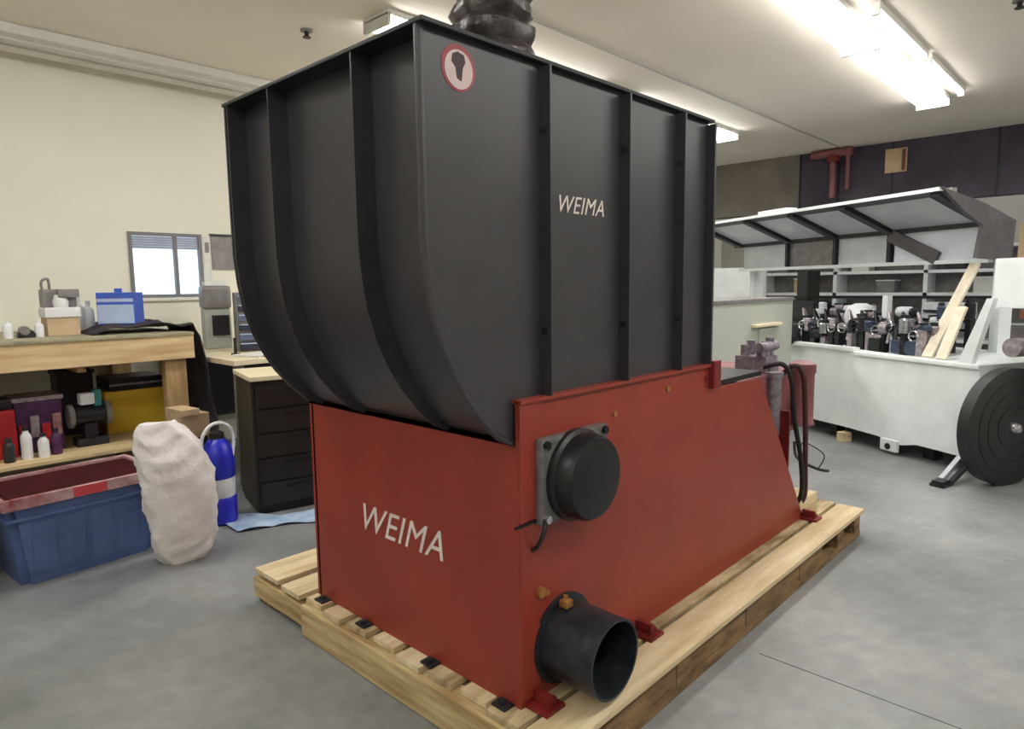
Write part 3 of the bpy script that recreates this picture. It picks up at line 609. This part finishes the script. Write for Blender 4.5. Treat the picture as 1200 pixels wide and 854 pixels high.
MB().prism([(.13, 2.25), (.63, 2.13), (1.0, 2.0), (.98, 1.66), (.57, 1.68), (.62, 1.95), (.40, 2.06)], 'x', 1.25, 1.29).build('hood_end_cap', 'hood skin', MM)
MB().prism([(.13, 2.25), (.63, 2.13), (1.0, 2.0), (1.0, 1.98), (.63, 2.10), (.15, 2.22)], 'x', -2.2, 1.25).build('hood_top_skin', 'hood skin', MM)
MB().box(-2.15, 1.2, 1.0, 1.03, 1.66, 2.0).build('hood_rear_skin', 'hood skin', MM)
for x in (-2.1, 1.16): MB().box(x, x+.08, .95, 1.1, .86, 1.68).build('hood_pillar', 'machine white', MM)
MB().box(.9, 1.0, .6, .66, 2.23, 2.3).build('hood_hook', 'chrome', MM)
MB().box(-1.0, -.55, .17, .32, 2.25, 2.29, bev=.01).build('hood_actuator', 'jug white', MM)
# spindles and motors on the bed
def motor(x, y, z, r, L, ax, m, cap='motor dark'):
    q = MB(); pr = [(r*.6, 0), (r, .01)]; k = 0.015
    while k < L-.02: pr += [(r, k), (r*.9, k+.004), (r*.9, k+.010), (r, k+.014)]; k += .018
    pr += [(r, L-.015), (r*.7, L)]
    R_ = {'x': Matrix.Rotation(PI/2, 4, 'Y'), 'y': Matrix.Rotation(-PI/2, 4, 'X'), 'z': Matrix.Identity(4)}[ax]
    o = q.lathe(pr, 18, Matrix.Translation((x, y, z)) @ R_).build('spindle_motor', m, MM, True)
    MB().lathe([(r*.75, L), (r*.75, L+.025), (r*.3, L+.03)], 16, Matrix.Translation((x, y, z)) @ R_).build('motor_cap', cap, o, True)
    MB().box(x-r*.5, x+r*.5, y-.02, y+.06, z+r*.9, z+r*1.35, bev=.004).build('terminal_box', cap if m != 'motor dark' else 'motor grey', o)
rnd = random.Random(3)
specs = []
for i in range(54):
    x = -.4+i*.031+rnd.uniform(-.02, .02); y = rnd.choice([.12, .25, .4, .6]); z = .93+rnd.uniform(0, .18)+.12*(y > .3)
    specs.append((x, y, z, rnd.uniform(.032, .055), rnd.uniform(.08, .15), rnd.choice('xyzz'), rnd.choice(['motor grey', 'motor grey', 'motor grey', 'hood pane', 'motor dark', 'chrome', 'motor blue'])))
for s_ in specs:
    if s_[5] == 'z': s_ = (s_[0], s_[1], s_[2]-.06, *s_[3:])
    motor(*s_)
    MB().box(s_[0]-.025, s_[0]+.025, s_[1]-.02, s_[1]+.04, .86, s_[2]-s_[3]*.5 if s_[5] != 'z' else s_[2]+.01).build('motor_bracket', rnd.choice(['motor grey', 'motor dark', 'rim paint']), MM)
for i in range(12):
    x = -.3+i*.13; z = 1.0+rnd.uniform(0, .12)
    q = MB(); q.tube([(x+.045*math.cos(a_), .1, z+.045*math.sin(a_)) for a_ in [2*PI*k/16 for k in range(17)]], .007, 6); q.box(x-.04, x+.04, .096, .104, z-.005, z+.005).cyl((x, .1, z), (x, .2, z), .01, seg=8); q.box(x-.01, x+.01, .17, .2, .86, z)
    q.build('handwheel', rnd.choice(['chrome', 'motor dark']), MM, True)
for i in range(10):
    x = -.3+i*.15; q = MB(); q.tube(spline([(x, .3, 1.1), (x+.03, .2, 1.22), (x+.1, .15, 1.1), (x+.12, .1, .95)]), .012, 8); q.build('air_hose', rnd.choice(['rubber', 'motor grey']), MM, True)
MB().box(-.66, -.50, .45, .62, .86, 1.62, bev=.01).box(-.72, -.42, .4, .6, .86, 1.22, bev=.02).box(-.80, -.3, .35, .6, 1.1, 1.3, bev=.03).build('feed_column', 'rim paint', MM)
q = MB().lathe([(.10, 0), (.11, .02), (.11, .09), (.10, .11)], 24, Matrix.Translation((-.22, .04, .96)) @ Matrix.Rotation(PI/2, 4, 'X')); q.build('belt_pulley', 'motor dark', MM, True)
MB().box(.45, .51, .48, .54, .86, 1.36, bev=.004).build('pressure_post', 'machine white', MM)
MB().lathe([(.14, 0), (.15, .08), (.12, .17), (.05, .2)], 24, Matrix.Translation((.18, .5, 1.08))).build('dust_shroud', 'machine white', MM, True)
MB().box(.69, .81, .08, .2, .865, .99, bev=.006).build('control_cube', 'rim paint', MM)
MB().box(.90, 1.17, .1, .25, .865, .985, bev=.03).build('gear_motor', 'motor blue', MM)
MB().box(.70, 1.15, .7, .8, 1.0, 1.3, bev=.01).build('fence_panel', 'hood pane', MM)
for z in (1.05, 1.13, 1.21): MB().box(.72, 1.13, .68, .70, z, z+.02).build('fence_slot', 'motor dark', MM)
# outfeed housing on the right
MB().prism([(1.62, .85), (1.73, .85), (1.87, 1.36), (1.82, 1.36)], 'y', -.01, .04).build('slanted_plate', 'machine white', MM)
MB().box(1.80, 2.5, .5, .95, .86, 1.2, bev=.02).build('outfeed_housing', 'pale green grey', MM)
MB().box(1.8, 2.5, .5, .95, .3, .86, bev=.02).build('outfeed_bed', 'steel grey', MM)
q = MB(); q.cyl((1.95, .1, 1.0), (1.95, .5, 1.0), .07, seg=20).cyl((2.1, .1, .98), (2.1, .5, .98), .05, seg=16); q.build('drive_roller', 'motor grey', MM, True)
q = MB(); q.cyl((2.25, .05, .98), (2.25, .5, .98), .08, seg=20); q.build('drive_roller', 'motor dark', MM, True)
MB().box(1.85, 2.5, .3, .9, 1.2, 1.27, bev=.01).build('brown_guard', 'rust brown', MM)
# tall black disc at the end
DS = thing('large_disc', 'large upright black disc with light hub at the right edge in front of the machine', 'disc', ML, MR)
q = MB().lathe([(.05, 0), (.40, 0), (.43, .015), (.43, .10), (.40, .115), (.05, .115)], 56, Matrix.Translation((1.96, .0, .435)) @ Matrix.Rotation(PI/2, 4, 'Y')); q.build('disc_body', 'disc black', DS, True)
MB().lathe([(.045, 0), (.045, .02), (.03, .045), (.005, .05)], 20, Matrix.Translation((2.075, .0, .435)) @ Matrix.Rotation(PI/2, 4, 'Y')).build('hub', 'chrome', DS, True)
q = MB()
for rr in (.15, .25, .34): q.lathe([(rr, 0), (rr, .004), (rr+.008, .004), (rr+.008, 0)], 48, Matrix.Translation((2.075, .0, .435)) @ Matrix.Rotation(PI/2, 4, 'Y'), cap=False)
q.build('groove_ring', 'motor dark', DS, True)
# pedal in front
PD = thing('foot_pedal', 'black foot pedal on a slanted grey arm standing on the floor beside the black disc', 'pedal', (4.21, -.33, 0), math.radians(-13))
MB().box(-.09, .05, -.06, .04, 0, .025, bev=.004).box(-.085, .03, -.05, .03, .025, .045, bev=.006).build('pedal_plate', 'black iron', PD)
q = MB(); bar(q, (.0, .0, .04), (.37, .0, .20), .035, .035); q.build('pedal_arm', 'hood pane', PD); q = MB(); bar(q, (.04, -.045, .02), (.36, -.05, .14), .03, .03); q.build('pedal_linkage', 'black iron', PD)
# planks leaning against the hood bar
for i, (a_, b_, lb) in enumerate((((1.27, .10, .866), (1.155, .735, 1.635), 'light timber plank leaning on the white machine, slanting away to the right'), ((1.43, .06, .866), (1.41, .28, 1.28), 'shorter light timber plank leaning on the white machine, right of the long one'))):
    q = MB(); bar(q, a_, b_, .085, .025); o = q.build('timber_plank', 'plank', None, loc=ML, rz=MR); tag(o, lb, 'plank', 'leaning planks')
# control pendant box
CP = thing('control_pendant', 'white control cabinet hanging on an arm at the right edge of the photo', 'control box', ML, MR)
MB().box(1.64, 2.3, .3, .5, 1.28, 1.66, bev=.01).build('pendant_case', 'machine white', CP); MB().box(1.9, 2.0, .38, .44, 1.272, 1.282).build('pendant_arm', 'steel grey', CP)

# pale cabinet behind shredder
GC = thing('electrical_cabinet', 'pale grey green electrical cabinet standing behind the shredder hopper', 'cabinet', (3.35, 1.1, 0))
MB().box(0, 1.66, 0, .42, .05, 1.33, bev=.006).build('cabinet_body', 'pale green grey', GC); MB().box(-.01, 1.67, -.01, .43, 1.33, 1.36, bev=.004).build('cabinet_lid', 'steel grey', GC)
MB().box(.03, 1.6, .03, .39, 0, .05).build('plinth', 'rim paint', GC)
MB().box(.9, 1.5, -.012, 0, .2, 1.1, bev=.003).build('cabinet_door', 'pale green grey', GC); MB().box(.75, 1.3, -.05, .0, 1.12, 1.14).build('front_ledge', 'cream top', GC)

# things at the far end of the room
SC = thing('open_shelving', 'long pale shelving with dark gaps along the far wall behind the white machine', 'shelving', (11.2, -1.5, 0))
for z in (.5, 1.25, 1.62, 2.0): MB().box(0, .6, 0, 5.6, z, z+.05).build('shelf_board', 'machine white', SC)
for y in (0, 1.4, 2.8, 4.2, 5.54): MB().box(0, .6, y, y+.06, 0, 2.05).build('upright', 'machine white', SC)
MB().box(.58, .6, 0, 5.6, 0, 2.0).build('back_panel', 'steel grey', SC)
MB().box(-.005, .0, 0, 5.6, 1.20, 1.25).build('dark_edge', 'rim paint', SC)
rr_ = random.Random(5)
for i in range(12):
    y = -1.5+1.4*(i//3)+.1+.41*(i % 3); z = [.55, 1.3, 1.67][i % 3]; h = rr_.uniform(.14, .26)
    t = thing('storage_box', ['white', 'dark', 'tan', 'grey'][i % 4]+' storage box on the '+['low', 'middle', 'top'][i % 3]+' board of the far shelving', 'box', (11.32, y, z), 0, 'boxes on the far shelving')
    MB().box(0, .35, 0, .28, 0, h, bev=.005).build('box_body', ['paper', 'tool dark', 'carton', 'steel grey'][i % 4], t); MB().box(-.01, .36, -.01, .29, h, h+.02).build('lid', 'machine white', t)
WBX = thing('white_appliance', 'white box shaped appliance beyond the hopper\'s right edge below the raised hood', 'appliance', (8.2, 2.95, 0))
MB().box(0, .6, 0, .75, .05, 1.72, bev=.01).build('appliance_body', 'machine white', WBX); MB().box(-.01, 0, .05, .7, 1.0, 1.05).build('door_handle', 'steel grey', WBX); MB().box(.02, .58, .02, .73, 0, .05).build('plinth', 'rim paint', WBX)
RP = thing('red_pipework', 'dull red pipe assembly on the dark header at the end of the ceiling', 'pipes', (XE-.14, 2.05, 3.0))
q = MB(); q.cyl((0, -.2, .33), (0, .35, .33), .06, seg=16).cyl((0, .05, -.3), (0, .05, .3), .045, seg=14).cyl((0, -.15, -.2), (0, -.15, .3), .03, seg=12); q.build('pipe_run', 'dull red tank', RP, True)
MB().lathe([(.09, 0), (.09, .08), (.05, .1)], 18, Matrix.Translation((0, .05, .2))).build('pipe_valve', 'dark red paint', RP, True)
WP = thing('plywood_panel', 'brown plywood square fixed on the dark header at the end of the ceiling', 'panel', (XE-.03, 1.18, 2.98))
MB().box(0, .015, 0, .27, 0, .32).build('panel_board', 'carton', WP); MB().box(-.008, 0, .02, .06, .02, .3).build('panel_batten', 'rust brown', WP)
CBX = thing('cardboard_sheet', 'tan cardboard sheet standing high on the far right behind the raised hood', 'cardboard', (9.0, -.62, 1.5))
MB().box(0, .03, 0, .5, .25, .68).build('cardboard_face', 'carton', CBX)
MB().box(.0, .1, -.05, .55, .2, .25).build('support_ledge', 'steel grey', CBX)
MB().box(.03, .1, .2, .28, -1.5, .2).build('support_post', 'steel grey', CBX)

# floor marks: thin saw cut and pale wood strip on the right
jt = MB()
jt.box(1.10, 1.104, -3.5, -.30, .0002, .0008)
o = jt.build('trim_5', 'motor dark'); o['kind'] = 'structure'
